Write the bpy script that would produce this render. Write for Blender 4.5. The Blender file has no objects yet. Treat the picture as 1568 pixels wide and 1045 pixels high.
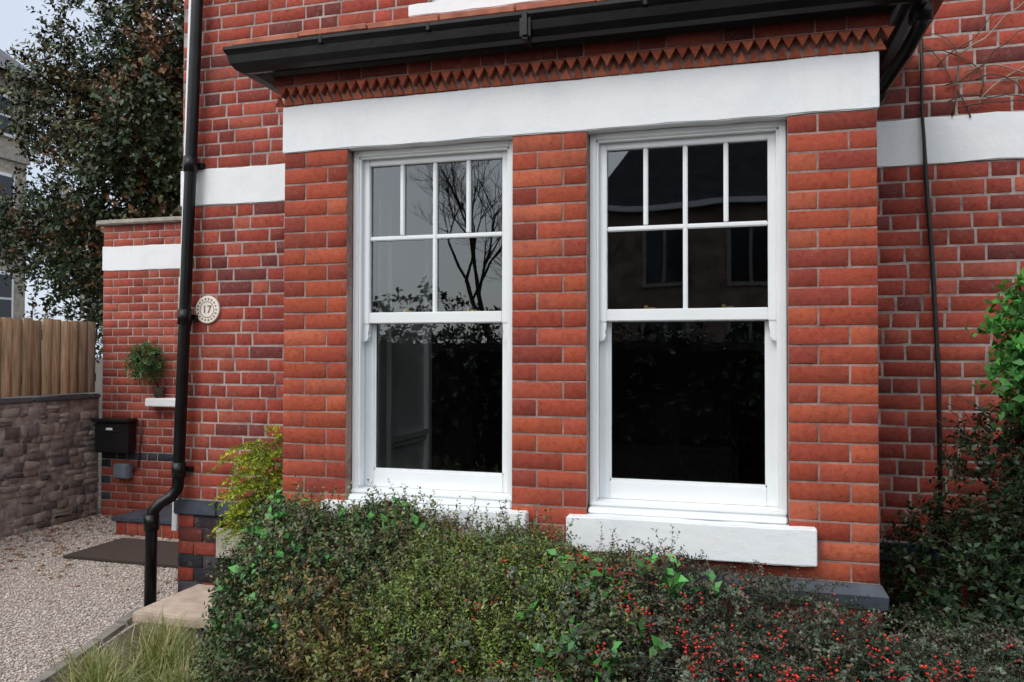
import bpy, math, random
import numpy as np
from mathutils import Vector, Matrix, Euler
random.seed(7); rng=np.random.default_rng(7)
scn=bpy.context.scene
scn.view_settings.view_transform='Standard'; scn.view_settings.look='None'; scn.view_settings.exposure=0

# ---------------------------------------------------------------- materials
def newmat(name):
    m=bpy.data.materials.new(name); m.use_nodes=True
    nt=m.node_tree; nt.nodes.clear()
    out=nt.nodes.new('ShaderNodeOutputMaterial'); b=nt.nodes.new('ShaderNodeBsdfPrincipled')
    nt.links.new(b.outputs[0],out.inputs[0])
    return m,nt,b,out
def N(nt,t,**kw):
    n=nt.nodes.new(t)
    for k,v in kw.items(): setattr(n,k,v)
    return n
def L(nt,a,b): nt.links.new(a,b)
def ramp(nt,fac,stops):
    r=nt.nodes.new('ShaderNodeValToRGB'); L(nt,fac,r.inputs[0])
    e=r.color_ramp.elements
    while len(e)<len(stops): e.new(0.5)
    for i,(p,c) in enumerate(stops):
        e[i].position=p; e[i].color=(c if len(c)==4 else (*c,1))
    return r.outputs[0]
def mix(nt,fac,a,b,mode='MIX'):
    n=nt.nodes.new('ShaderNodeMix'); n.data_type='RGBA'; n.blend_type=mode
    for s,v in ((n.inputs[0],fac),(n.inputs[6],a),(n.inputs[7],b)):
        if hasattr(v,'is_linked'): L(nt,v,s)
        else: s.default_value=(v if not isinstance(v,tuple) else (v if len(v)==4 else (*v,1)))
    return n.outputs[2]
def mapped(nt,scale):
    tc=nt.nodes.new('ShaderNodeTexCoord'); mp=N(nt,'ShaderNodeMapping'); mp.inputs['Scale'].default_value=scale; L(nt,tc.outputs['Object'],mp.inputs[0]); return mp.outputs[0]
def noise(nt,scale,detail=3,rough=.55,vec=None):
    n=N(nt,'ShaderNodeTexNoise'); n.inputs['Scale'].default_value=scale; n.inputs['Detail'].default_value=detail; n.inputs['Roughness'].default_value=rough
    if vec is None:
        tc=nt.nodes.new('ShaderNodeTexCoord'); vec=tc.outputs['Object']
    L(nt,vec,n.inputs['Vector']); return n.outputs[0]
def bump(nt,h,b,strength,dist=.01):
    n=N(nt,'ShaderNodeBump'); n.inputs['Strength'].default_value=strength; n.inputs['Distance'].default_value=dist
    L(nt,h,n.inputs['Height']); L(nt,n.outputs[0],b.inputs['Normal'])
def simple(name,col,rough=.6,var=.25,scale=20,bmp=.15,metal=0,spec=.5,bscale=None):
    m,nt,b,o=newmat(name)
    c=ramp(nt,noise(nt,scale),[(.3,tuple(x*(1-var) for x in col)),(.7,tuple(min(1,x*(1+var)) for x in col))])
    L(nt,c,b.inputs['Base Color']); b.inputs['Roughness'].default_value=rough; b.inputs['Metallic'].default_value=metal
    b.inputs['Specular IOR Level'].default_value=spec
    if bmp: bump(nt,noise(nt,bscale or scale*4,3),b,bmp,.004)
    return m
def brick_mat(name,soot=.5,white=.25,bs=.5,wc=(.44,.29,.24),sc=(.11,.045,.04)):
    m,nt,b,o=newmat(name)
    at=N(nt,'ShaderNodeAttribute',attribute_name='col').outputs['Color']
    n1=noise(nt,42,4,.75)
    c=mix(nt,1.0,at,ramp(nt,n1,[(.30,(.60,.53,.54)),(.46,(.95,.93,.93)),(.6,(1.05,1.05,1.03)),(.75,(1.25,1.3,1.3))]),'MULTIPLY')
    n2=noise(nt,4.2,5,.75)
    f2=ramp(nt,n2,[(.49,(0,0,0)),(.70,(soot,soot,soot))])
    c=mix(nt,f2,c,sc)
    n3=noise(nt,19,5,.85)
    f3=ramp(nt,n3,[(.57,(0,0,0)),(.70,(white,white,white))])
    c=mix(nt,f3,c,wc)
    L(nt,c,b.inputs['Base Color']); b.inputs['Roughness'].default_value=.85; b.inputs['Specular IOR Level'].default_value=.15
    bump(nt,noise(nt,85,4,.75),b,bs,.005)
    return m
M={}
M['brick']=brick_mat('brick_bay',.35,.24)
M['brickw']=brick_mat('brick_wall',.45,.28)
def mortar(name,c1,c2):
    m,nt,b,o=newmat(name)
    c=ramp(nt,noise(nt,6,5,.8),[(.34,c1),(.62,c2)]); L(nt,c,b.inputs['Base Color']); b.inputs['Roughness'].default_value=.95
    bump(nt,noise(nt,220,2,.8),b,.6,.003); return m
M['mortar']=mortar('mortar_bay',(.16,.085,.072),(.38,.26,.225))
M['mortarw']=mortar('mortar_wall',(.20,.145,.135),(.46,.385,.355))
def masonry_paint():
    m,nt,b,o=newmat('white_masonry_paint')
    n=noise(nt,2.6,5,.7)
    c=ramp(nt,n,[(.3,(.74,.76,.78)),(.5,(.80,.82,.835)),(.8,(.83,.845,.86))])
    s=noise(nt,34,5,.85); f=ramp(nt,s,[(.65,(0,0,0)),(.74,(.28,.28,.28))])
    c=mix(nt,f,c,(.45,.42,.39))
    st=noise(nt,1.0,4,.7,mapped(nt,(22,22,2.2))); f=ramp(nt,st,[(.58,(0,0,0)),(.78,(.12,.12,.12))]); c=mix(nt,f,c,(.45,.43,.41))
    L(nt,c,b.inputs['Base Color']); b.inputs['Roughness'].default_value=.7
    bump(nt,noise(nt,20,6,.7),b,.4,.008); return m
M['mpaint']=masonry_paint()
def gloss_paint():
    m,nt,b,o=newmat('white_gloss_paint')
    c=ramp(nt,noise(nt,5,3,.6),[(.3,(.79,.81,.82)),(.7,(.83,.85,.865))]); L(nt,c,b.inputs['Base Color']); b.inputs['Roughness'].default_value=.34
    bump(nt,noise(nt,60,2),b,.05,.002); return m
M['gpaint']=gloss_paint()
M['black']=simple('black_gutter_paint',(.005,.005,.006),.34,.5,8,.35,spec=.3,bscale=24)
M['slate']=simple('blue_slate_course',(.045,.055,.075),.6,.4,9,.4)
M['tile']=simple('clay_roof_tile',(.36,.11,.06),.75,.35,12,.5)
M['interior']=simple('interior_wall_grey',(.82,.83,.83),.8,.03,3,0)
M['interiorw']=simple('interior_white_wood',(.86,.86,.85),.5,.02,3,0)
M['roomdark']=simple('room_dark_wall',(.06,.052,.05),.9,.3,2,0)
M['brass']=simple('brass',(.45,.33,.12),.3,.2,30,.1,metal=1)
M['stone']=simple('stone_coping',(.34,.31,.27),.85,.25,10,.6)
M['slab']=simple('cream_slab',(.48,.38,.31),.8,.18,12,.4)
M['plastic']=simple('black_plastic',(.012,.012,.014),.35,.2,8,.05)
M['greyp']=simple('grey_plastic',(.16,.19,.23),.5,.2,8,.05)
M['bark']=simple('bark',(.07,.055,.04),.9,.4,15,.6)
M['wire']=simple('black_cable',(.02,.018,.018),.6,.3,20,.1)
M['palewire']=simple('dead_vine',(.30,.24,.2),.8,.3,20,.1)
M['mat']=simple('brown_doormat',(.05,.035,.028),.95,.3,60,.8)
M['roofslate']=simple('roof_slate',(.09,.09,.10),.7,.4,4,.4)
M['ybrick']=simple('pale_brick',(.36,.31,.25),.85,.3,9,.3)
M['dbrick']=simple('opposite_brick',(.26,.18,.14),.85,.4,3,.3)
M['plaque']=simple('plaque_cream',(.78,.74,.66),.4,.06,20,.1)
M['plaqued']=simple('plaque_brown',(.26,.11,.06),.4,.2,20,.1)
def glass_mat():
    m,nt,b,o=newmat('window_glass'); nt.nodes.remove(b)
    fr=N(nt,'ShaderNodeFresnel'); fr.inputs[0].default_value=1.5
    mu=N(nt,'ShaderNodeMath',operation='MULTIPLY',use_clamp=True); mu.inputs[1].default_value=2.8; L(nt,fr.outputs[0],mu.inputs[0])
    tr=N(nt,'ShaderNodeBsdfTransparent'); tr.inputs[0].default_value=(.90,.92,.92,1)
    gl=N(nt,'ShaderNodeBsdfGlossy'); gl.inputs['Roughness'].default_value=0.003; gl.inputs['Color'].default_value=(.90,.96,1,1)
    bn=N(nt,'ShaderNodeBump'); bn.inputs['Strength'].default_value=.07; bn.inputs['Distance'].default_value=.01
    L(nt,noise(nt,2.5,1),bn.inputs['Height']); L(nt,bn.outputs[0],gl.inputs['Normal'])
    mx=N(nt,'ShaderNodeMixShader'); L(nt,mu.outputs[0],mx.inputs[0]); L(nt,tr.outputs[0],mx.inputs[1]); L(nt,gl.outputs[0],mx.inputs[2]); L(nt,mx.outputs[0],o.inputs[0])
    return m
M['glass']=glass_mat()
M['darkglass']=simple('distant_window_glass',(.02,.025,.03),.08,.1,3,0)
def leaf_mat(name,rough=.45,tr=.2):
    m,nt,b,o=newmat(name)
    at=N(nt,'ShaderNodeAttribute',attribute_name='col').outputs['Color']
    L(nt,at,b.inputs['Base Color']); b.inputs['Roughness'].default_value=rough; b.inputs['Specular IOR Level'].default_value=.4
    if tr:
        t=N(nt,'ShaderNodeBsdfTranslucent'); 
        c=mix(nt,1.0,at,(1.5,1.6,.7),'MULTIPLY'); L(nt,c,t.inputs[0])
        mx=N(nt,'ShaderNodeMixShader'); mx.inputs[0].default_value=tr
        L(nt,b.outputs[0],mx.inputs[1]); L(nt,t.outputs[0],mx.inputs[2]); L(nt,mx.outputs[0],o.inputs[0])
    return m
M['leaf']=leaf_mat('leaf'); M['leafd']=leaf_mat('hedge_leaf',.42,0); M['berry']=leaf_mat('berry',.25,0)
M['twig']=simple('twig',(.06,.04,.03),.9,.3,30,0)
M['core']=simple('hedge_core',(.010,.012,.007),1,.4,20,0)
def wood():
    m,nt,b,o=newmat('fence_wood')
    at=N(nt,'ShaderNodeAttribute',attribute_name='col').outputs['Color']
    n=noise(nt,1.6,5,.6,mapped(nt,(30,30,2.5)))
    c=mix(nt,1.0,at,ramp(nt,n,[(.3,(.45,.40,.35)),(.7,(1.15,1.1,1.05))]),'MULTIPLY')
    L(nt,c,b.inputs['Base Color']); b.inputs['Roughness'].default_value=.85; bump(nt,n,b,.4,.004); return m
M['wood']=wood()
def gravel():
    m,nt,b,o=newmat('gravel')
    tc=nt.nodes.new('ShaderNodeTexCoord')
    v=N(nt,'ShaderNodeTexVoronoi'); v.inputs['Scale'].default_value=85; L(nt,tc.outputs['Object'],v.inputs['Vector'])
    sep=N(nt,'ShaderNodeSeparateColor'); L(nt,v.outputs['Color'],sep.inputs[0])
    c=ramp(nt,sep.outputs[0],[(0,(.28,.22,.185)),(.3,(.45,.375,.325)),(.6,(.55,.475,.42)),(.85,(.61,.55,.50)),(1,(.68,.65,.60))])
    d=ramp(nt,v.outputs['Distance'],[(.0,(1,1,1)),(.5,(.88,.88,.88)),(.85,(.4,.37,.35))])
    c=mix(nt,1.0,c,d,'MULTIPLY')
    big=ramp(nt,noise(nt,1.1,4),[(.3,(.85,.83,.82)),(.7,(1.05,1.04,1.03))]); c=mix(nt,1.0,c,big,'MULTIPLY')
    L(nt,c,b.inputs['Base Color']); b.inputs['Roughness'].default_value=.85
    inv=N(nt,'ShaderNodeMath',operation='SUBTRACT'); inv.inputs[0].default_value=1; L(nt,v.outputs['Distance'],inv.inputs[1])
    bump(nt,inv.outputs[0],b,.7,.01); return m
M['gravel']=gravel()
M['pebble']=leaf_mat('pebble',.8,0)
M['earth']=simple('earth',(.06,.045,.032),.95,.5,6,.8)
M['asphalt']=simple('asphalt',(.05,.05,.052),.9,.25,30,.4)

# ---------------------------------------------------------------- helpers
def empty(name,loc=(0,0,0)):
    e=bpy.data.objects.new(name,None); e.location=loc; scn.collection.objects.link(e); return e
def link(name,me,mat,parent=None):
    o=bpy.data.objects.new(name,me); scn.collection.objects.link(o)
    if mat: me.materials.append(mat)
    if parent: o.parent=parent
    return o
def np_obj(name,V,F,mat,parent=None,col=None,smooth=False):
    V=np.asarray(V,dtype=np.float32).reshape(-1,3); F=np.asarray(F,dtype=np.int32)
    me=bpy.data.meshes.new(name); k=F.shape[1]; m=len(F)
    me.vertices.add(len(V)); me.vertices.foreach_set('co',V.ravel())
    me.loops.add(m*k); me.loops.foreach_set('vertex_index',F.ravel())
    me.polygons.add(m); me.polygons.foreach_set('loop_start',np.arange(m,dtype=np.int32)*k)
    me.update(calc_edges=True); me.validate()
    if col is not None:
        a=me.color_attributes.new('col','FLOAT_COLOR','POINT')
        c=np.ones((len(V),4),dtype=np.float32); c[:,:3]=col; a.data.foreach_set('color',c.ravel())
    if smooth: me.polygons.foreach_set('use_smooth',np.ones(m,dtype=bool))
    return link(name,me,mat,parent)
def py_obj(name,V,F,mat,parent=None,smooth=False):
    me=bpy.data.meshes.new(name); me.from_pydata([tuple(v) for v in V],[],F); me.update()
    if smooth: me.polygons.foreach_set('use_smooth',[True]*len(me.polygons))
    return link(name,me,mat,parent)
import bmesh
def boxes(name,lst,mat,parent=None,bevel=.002,seg=1):
    bm=bmesh.new()
    for (x0,x1,y0,y1,z0,z1) in lst:
        r=bmesh.ops.create_cube(bm,size=1)
        for v in r['verts']:
            v.co=Vector(((x0+x1)/2+v.co.x*(x1-x0),(y0+y1)/2+v.co.y*(y1-y0),(z0+z1)/2+v.co.z*(z1-z0)))
    if bevel: bmesh.ops.bevel(bm,geom=bm.edges[:],offset=bevel,segments=seg,affect='EDGES',clamp_overlap=True)
    me=bpy.data.meshes.new(name); bm.to_mesh(me); bm.free(); return link(name,me,mat,parent)
def rough_box(name,x0,x1,y0,y1,z0,z1,mat,parent,step=.05,amp=.002):
    """box with subdivided, slightly uneven faces (hand painted masonry)"""
    bm=bmesh.new(); nx=max(1,int((x1-x0)/step))
    r=bmesh.ops.create_cube(bm,size=1)
    for v in r['verts']:
        v.co=Vector(((x0+x1)/2+v.co.x*(x1-x0),(y0+y1)/2+v.co.y*(y1-y0),(z0+z1)/2+v.co.z*(z1-z0)))
    bmesh.ops.bevel(bm,geom=bm.edges[:],offset=.004,segments=2,affect='EDGES')
    for i in range(1,nx): bmesh.ops.bisect_plane(bm,geom=bm.verts[:]+bm.edges[:]+bm.faces[:],plane_co=(x0+(x1-x0)*i/nx,0,0),plane_no=(1,0,0))
    for v in bm.verts:
        v.co.z+=amp*(math.sin(v.co.x*9+z0*7)+.7*math.sin(v.co.x*23+1.3)+random.uniform(-.8,.8)); v.co.y+=random.uniform(-.4,.4)*amp
    me=bpy.data.meshes.new(name); bm.to_mesh(me); bm.free(); return link(name,me,mat,parent)
def tube(name,pts,r,mat,parent=None,sides=10):
    pts=[Vector(p) for p in pts]; rs=r if isinstance(r,(list,tuple)) else [r]*len(pts)
    V=[];F=[]
    t0=(pts[1]-pts[0]).normalized(); u=t0.orthogonal().normalized()
    for i,p in enumerate(pts):
        t=(pts[min(i+1,len(pts)-1)]-pts[max(i-1,0)]).normalized()
        u=(u-t*u.dot(t)).normalized(); w=t.cross(u)
        for k in range(sides):
            a=2*math.pi*k/sides; V.append(p+(u*math.cos(a)+w*math.sin(a))*rs[i])
    for i in range(len(pts)-1):
        for k in range(sides):
            F.append((i*sides+k,i*sides+(k+1)%sides,(i+1)*sides+(k+1)%sides,(i+1)*sides+k))
    F.append(tuple(range(sides))[::-1]); F.append(tuple((len(pts)-1)*sides+k for k in range(sides)))
    return py_obj(name,V,F,mat,parent,True)
def sweep(name,prof,xl,xr,yb,mat,parent=None,y0=0,smooth=False):
    V=[];F=[];n=len(prof)
    for o,z in prof: V+= [(xl-o,yb,z),(xl-o,y0-o,z),(xr+o,y0-o,z),(xr+o,yb,z)]
    for i in range(n):
        j=(i+1)%n
        for s in range(3): F.append((i*4+s,j*4+s,j*4+s+1,i*4+s+1))
    F.append(tuple(i*4 for i in range(n))); F.append(tuple(i*4+3 for i in range(n))[::-1])
    return py_obj(name,V,F,mat,parent,smooth)

# ---- bricks: real chamfered blocks, one by one
PAL_BAY=np.array([(.38,.082,.042),(.35,.072,.040),(.40,.092,.048),(.34,.066,.038),(.31,.062,.038),(.42,.108,.060),(.26,.054,.038),(.37,.078,.044),(.36,.078,.046)])
PAL_WALL=np.array([(.35,.070,.048),(.32,.064,.044),(.37,.082,.054),(.29,.058,.043),(.24,.052,.042),(.38,.098,.066),(.17,.046,.042),(.34,.070,.047),(.33,.068,.046)])
PAL_EXT=np.array([(.36,.085,.055),(.32,.072,.05),(.39,.105,.07),(.28,.065,.048)])
PAL_BLUE=np.array([(.035,.042,.055),(.055,.062,.075),(.025,.03,.038)])
PAL_RUB=np.array([(.27,.235,.215),(.33,.29,.26),(.19,.165,.155),(.37,.33,.295),(.27,.235,.205),(.15,.135,.14)])
def rows(u0,u1,z0,z1,nc,bond,openings=(),joint=.008,phase=0):
    ch=(z1-z0)/nc; out=[]
    S,H=.215,.1025; g=.01
    for c in range(nc):
        za=z0+c*ch; zb=za+ch; zm=(za+zb)/2
        iv=[(u0,u1)]
        for (a,b,za_,zb_) in openings:
            if za_<zm<zb_:
                nv=[]
                for (p,q) in iv:
                    if b<=p or a>=q: nv.append((p,q)); continue
                    if a>p: nv.append((p,a))
                    if b<q: nv.append((b,q))
                iv=nv
        if bond=='pier':
            seq=[S+g,H+g] if (c+phase)%2==0 else [H+g,S+g]; st=u0
        elif bond=='flemish':
            seq=[S+g,H+g]; st=u0-.9-((.16375) if (c+phase)%2 else 0)
        elif bond=='garden':
            seq=[S+g,H+g,S+g,H+g,H+g] ; st=u0-1.2-((.13) if (c+phase)%2 else 0)-(c*7%5)*.055
        elif bond=='header': seq=[H+g]; st=u0-1-(.056 if c%2 else 0)
        else: seq=[S+g]; st=u0-1-(.1125 if (c+phase)%2 else 0)
        for (p,q) in iv:
            x=st; i=0
            while x<q:
                w=seq[i%len(seq)]; i+=1; a=max(x,p); b=min(x+w,q); x+=w
                if bond=='pier' and i==2: b=q
                if b-a<.03: continue
                out.append((a+joint/2,b-joint/2,za+joint/2,zb-joint/2))
                if bond=='pier' and i==2: break
    return out
def brick_obj(name,rects,origin,ud,nd,pal,mat,parent,depth=.02,ch=.002,jit=.0012,proud=.0012,cj=.10):
    R=np.array(rects); n=len(R); ud=np.array(ud,float); nd=np.array(nd,float); O=np.array(origin,float)
    cu=np.stack([R[:,0],R[:,1],R[:,1],R[:,0]],1); cz=np.stack([R[:,2],R[:,2],R[:,3],R[:,3]],1)
    j=lambda s:rng.uniform(-s,s,(n,4))
    tilt=rng.uniform(-jit,jit,(n,4))
    cu=cu+j(jit); cz=cz+j(jit)
    pr=rng.uniform(-proud,proud,(n,1))
    su=np.array([1,-1,-1,1]); sz=np.array([1,1,-1,-1])
    c1=ch*rng.uniform(.5,1.7,(n,4))
    def P(u,z,d): return O+u[...,None]*ud+d[...,None]*nd+np.stack([0*z,0*z,z],-1)
    front=P(cu+su*c1,cz+sz*c1,pr+tilt*.5+0*cu); midv=P(cu,cz,pr-ch+0*cu); back=P(cu,cz,pr-depth+0*cu)
    V=np.concatenate([front,midv,back],1).reshape(-1,3)
    f=[(0,1,2,3)]
    for k in range(4):
        l=(k+1)%4; f+=[(4+k,4+l,l,k),(8+k,8+l,4+l,4+k)]
    F=(np.arange(n)[:,None,None]*12+np.array(f)[None]).reshape(-1,4)
    pal=np.array(pal); c=pal[rng.integers(0,len(pal),n)]*rng.uniform(1-cj,1+cj,(n,1))
    C=np.repeat(c,12,0)
    return np_obj(name,V,F,mat,parent,C)

# ================================================================= HOUSE
house=empty('brick_house')
XL,XR=-2.035,.5125; YW=.78; G=.003
W=[(-1.707,-.931),(-.603,.1855)]
piers=[(XL,-1.707),(-.931,-.603),(.1855,XR)]
ZP=.64; ZH=2.438; ZL=2.656
R_=[]
for i,(a,b) in enumerate(piers): R_+=rows(a,b,ZP,ZH,24,'pier',phase=i,joint=.0085)
for (a,b) in W: R_+=rows(a,b,ZP,.70,1,'stretcher')
brick_obj('bay_pier_bricks',R_,(0,0,0),(1,0,0),(0,-1,0),PAL_BAY,M['brick'],house,depth=.06)
for sx,nx,nm in ((XL,-1,'left'),(XR,1,'right')):
    rr=rows(.062,YW,ZP,ZH,24,'flemish')
    brick_obj('bay_return_bricks_'+nm,rr,(sx,0,0),(0,1,0),(nx,0,0),PAL_BAY,M['brick'],house)
mor=[(a+G,b-G,G,.33,.3,ZH) for a,b in piers]
mor+=[(a-.001,b+.001,G,.30,.3,.699) for a,b in W]
mor+=[(XL+G,-1.765,.34,1.05,.3,2.9),(.25,XR-G,.34,1.05,.3,2.9)]
boxes('bay_mortar',mor,M['mortar'],house,0)
boxes('bay_inner_wall_lining',[(-1.762,-1.752,.345,1.06,.3,2.85),(.238,.248,.345,1.06,.3,2.85)],M['interior'],house,0)
boxes('bay_inner_joinery',[(-1.75,-1.70,.335,.39,.75,2.45),(-1.75,-1.722,.42,.46,.80,2.45),(-1.75,-1.715,.50,.53,.75,2.45),(-1.75,-1.722,.535,1.055,1.04,1.075),(-1.75,-1.733,.535,1.055,1.01,1.035),(-1.75,-1.72,1.03,1.08,.3,2.85),
   (-1.75,.24,.205,.36,.80,.835),(-1.75,-1.73,.36,1.05,.31,.45)],M['interiorw'],house,.003)
rough_box('white_lintel',XL-.006,XR+.006,-.006,.33,ZH,ZL,M['mpaint'],house,.06,.0016)
boxes('lintel_returns',[(XL-.004,XL+.1,.333,YW+.003,ZH,ZL),(XR-.1,XR+.004,.333,YW+.003,ZH,ZL)],M['mpaint'],house,0)
V=[];F=[]
x=XL-.02; pitch=.0505
while x<XR+.02:
    k=len(V); jz=random.uniform(-.003,.003); c=x+pitch/2; hw=pitch*.47; dy=-.034; zt=ZL+.078; zb=ZL+.034
    V+=[(c-hw,dy,zt),(c+hw,dy,zt),(c,dy-.002,zb+jz),(c-hw,0,zt),(c+hw,0,zt),(c,0,zb+jz)]
    F+=[(k,k+2,k+1),(k+3,k,k+1,k+4),(k,k+3,k+5,k+2),(k+1,k+2,k+5,k+4)]
    k=len(V); c=x; hw=pitch*.44; jz=random.uniform(-.002,.002)
    V+=[(c-hw,-.012,ZL+.002),(c+hw,-.012,ZL+.002),(c,-.016,ZL+.046+jz),(c-hw,.0,ZL+.002),(c+hw,0,ZL+.002),(c,0,ZL+.046+jz)]
    F+=[(k,k+1,k+2),(k,k+3,k+4,k+1),(k+1,k+4,k+5,k+2),(k+2,k+5,k+3,k)]
    x+=pitch
me=bpy.data.meshes.new('dog_tooth_course'); me.from_pydata(V,[],F); me.update()
a=me.color_attributes.new('col','FLOAT_COLOR','POINT')
for i in range(len(V)):
    q=(i//12*37%11)/11; a.data[i].color=(.28+.16*q,.065+.06*q,.035+.035*q,1)
link('dog_tooth_course',me,M['brick'],house)
sweep('cornice_backing',[(-.2,ZL+.001),(0,ZL+.001),(0,ZL+.08),(.034,ZL+.08),(.034,2.90),(-.2,2.90)],XL,XR,YW,M['mortar'],house)
brick_obj('cornice_bricks',rows(XL-.040,XR+.040,ZL+.08,ZL+.08+.15,2,'flemish'),(0,-.040,0),(1,0,0),(0,-1,0),PAL_WALL*.5,M['brickw'],house,depth=.006,ch=.003)  # darkened palette: the gutter's shade is painted into the brick colour
sweep('eaves_soffit',[(.02,2.875),(.11,2.875),(.11,2.905),(.02,2.905)],XL,XR,YW,M['black'],house)
sweep('bay_gutter',[(.06,2.885),(.06,2.815),(.085,2.80),(.10,2.785),(.13,2.780),(.155,2.79),(.175,2.815),(.182,2.85),(.19,2.86),(.196,2.872),(.196,2.885),(.185,2.888),(.182,2.87),(.165,2.83),(.14,2.80),(.11,2.81),(.1,2.88)],XL,XR,YW,M['black'],house,smooth=False)
sweep('gutter_bed_mould',[(.035,2.84),(.035,2.79),(.045,2.785),(.06,2.80),(.075,2.803),(.075,2.84)],XL,XR,YW,M['black'],house)
boxes('gutter_union',[(-.845,-.80,-.202,-.06,2.774,2.892)],M['black'],house,.012,2)
boxes('gutter_clips',[(x,x+.018,-.199,-.15,2.85,2.889) for x in (-1.75,-1.25,-.35,.2)],M['black'],house,.004,1)
e=.17; zt=3.12
Vr=[(XL-e,YW,2.90),(XL-e,-e,2.90),(XR+e,-e,2.90),(XR+e,YW,2.90),(XL+.75,YW,zt),(XR-.75,YW,zt)]
py_obj('bay_roof',Vr,[(0,1,4),(1,2,5,4),(2,3,5)],M['tile'],house)
tl=[]; x=XL-e+.02
while x<XR+e-.02:
    w=.33; tl.append((x+.002,min(x+w-.004,XR+e),-e-.014+random.uniform(-.003,.003),-e+.2,2.893+random.uniform(-.002,.002),2.918+random.uniform(-.002,.003))); x+=w
boxes('eaves_tiles',tl,M['tile'],house,.004)
tl=[]; y=-e
while y<YW-.05:
    for sx in (XL-e,XR+e): tl.append((sx-.012,sx+.1,y+.002,y+.16,2.893,2.913))
    y+=.165
boxes('eaves_tiles_returns',tl,M['tile'],house,.003)
# main wall
WL,WR,WT=-3.215,5.5,6.3
UW=(-1.63,-.83,3.40,4.9)
zb0,zb1=2.385,2.60
mw=[(WL+G,-1.98,YW+G,YW+.28,0,6.3),(XR-.05,WR-G,YW+G,YW+.28,0,6.3),(-1.98,XR-.05,YW+G,YW+.28,2.9,UW[2]),
    (-1.98,UW[0],YW+G,YW+.28,UW[2],6.3),(UW[1],XR-.05,YW+G,YW+.28,UW[2],6.3),(UW[0],UW[1],YW+G,YW+.28,UW[3],6.3)]
boxes('main_wall_core',mw,M['mortarw'],house,0)
bayop=(-2.03,.5,0,3.0)
rr=rows(WL,WR,ZP,zb0,23,'garden',[bayop],joint=.0115)+rows(WL,WR,zb1,WT,49,'garden',[(-2.03,.5,0,2.9),UW],phase=1,joint=.0115)
brick_obj('main_wall_bricks',rr,(0,YW,0),(1,0,0),(0,-1,0),PAL_WALL,M['brickw'],house,jit=.0022)
rr=rows(YW+.02,9,ZP,WT,75,'garden')
brick_obj('side_wall_bricks',rr,(WL,0,0),(0,1,0),(-1,0,0),PAL_WALL,M['brickw'],house)
boxes('side_and_back_walls',[(WL+G,WL+.28,YW+.28,9,0,6.3),(WR-.28,WR,YW+.28,9,0,6.3),(WL+.1,WR,8.8,9,0,6.3)],M['mortarw'],house,0)
rough_box('white_band',WL-.006,-2.03,YW-.008,YW+.05,zb0,zb1,M['mpaint'],house,.07,.0022)
rough_box('white_band_right',.5,WR,YW-.008,YW+.05,zb0,zb1,M['mpaint'],house,.07,.0025)
sweep('slate_course',[(-.05,.55),(.022,.55),(.026,.6),(.004,.638),(-.05,.638)],XL,XR,YW,M['slate'],house)
def slates(x0,x1,name):
    l=[];x=x0
    while x<x1: l.append((x+.002,min(x+.30,x1)-.002,YW-.03,YW+.05,.552,.634)); x+=.30
    boxes(name,l,M['slate'],house,.006,2)
slates(WL-.02,XL-.03,'slate_course_left'); slates(XR+.03,WR,'slate_course_right')
lo=[r for r in rows(WL,XL,.0,.55,7,'flemish')]; blue=[r for r in lo if random.random()<.4]; red=[r for r in lo if r not in blue]
brick_obj('plinth_red_bricks',red,(0,YW-.012,0),(1,0,0),(0,-1,0),PAL_WALL*.8,M['brickw'],house,depth=.03)
brick_obj('plinth_blue_bricks',blue,(0,YW-.012,0),(1,0,0),(0,-1,0),PAL_BLUE,M['brickw'],house,depth=.03)
brick_obj('plinth_right_bricks',rows(XR,WR,.0,.55,7,'flemish'),(0,YW-.012,0),(1,0,0),(0,-1,0),PAL_WALL*.7,M['brickw'],house,depth=.03)
brick_obj('bay_plinth_bricks',rows(XL-.01,XR+.01,.0,.55,7,'flemish'),(0,-.012,0),(1,0,0),(0,-1,0),PAL_WALL*.7,M['brickw'],house,depth=.03)
boxes('bay_plinth_core',[(XL,XR,.0,.33,.0,.549),(XL,XL+.2,.33,YW,0,.549),(XR-.2,XR,.33,YW,0,.549)],M['mortarw'],house,0)
boxes('rendered_plinth_patch',[(-2.95,-2.6,YW-.03,YW,.30,.50)],M['stone'],house,.02,2)
py_obj('corner_trim',[(x+dx,y,z) for (x,z) in ((WL-.035,.45),(WL+.06,3.9)) for (dx,y) in ((0,YW-.02),(.034,YW-.02),(.034,YW+.05),(0,YW+.05))],[(0,1,5,4),(1,2,6,5),(2,3,7,6),(3,0,4,7),(4,5,6,7),(3,2,1,0)],M['gpaint'],house)
py_obj('main_roof',[(WL-.3,YW-.4,6.25),(WR+.3,YW-.4,6.25),(WR+.3,4.9,8.8),(WL-.3,4.9,8.8),(WR+.3,9.3,6.25),(WL-.3,9.3,6.25)],[(0,1,2,3),(3,2,4,5),(0,3,5),(1,4,2)],M['roofslate'],house)
# room
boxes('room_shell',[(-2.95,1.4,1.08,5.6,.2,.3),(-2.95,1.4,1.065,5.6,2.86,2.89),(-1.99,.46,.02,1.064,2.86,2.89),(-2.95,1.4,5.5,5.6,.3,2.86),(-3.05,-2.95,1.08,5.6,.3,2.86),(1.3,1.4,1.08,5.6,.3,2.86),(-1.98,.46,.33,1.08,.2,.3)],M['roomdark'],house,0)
boxes('room_furniture',[(-1.5,.0,3.4,4.2,.3,.75),(-1.5,.0,4.1,4.3,.3,1.15),(.4,.9,2.6,3.2,.3,1.05)],M['roomdark'],house,.05,2)

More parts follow.
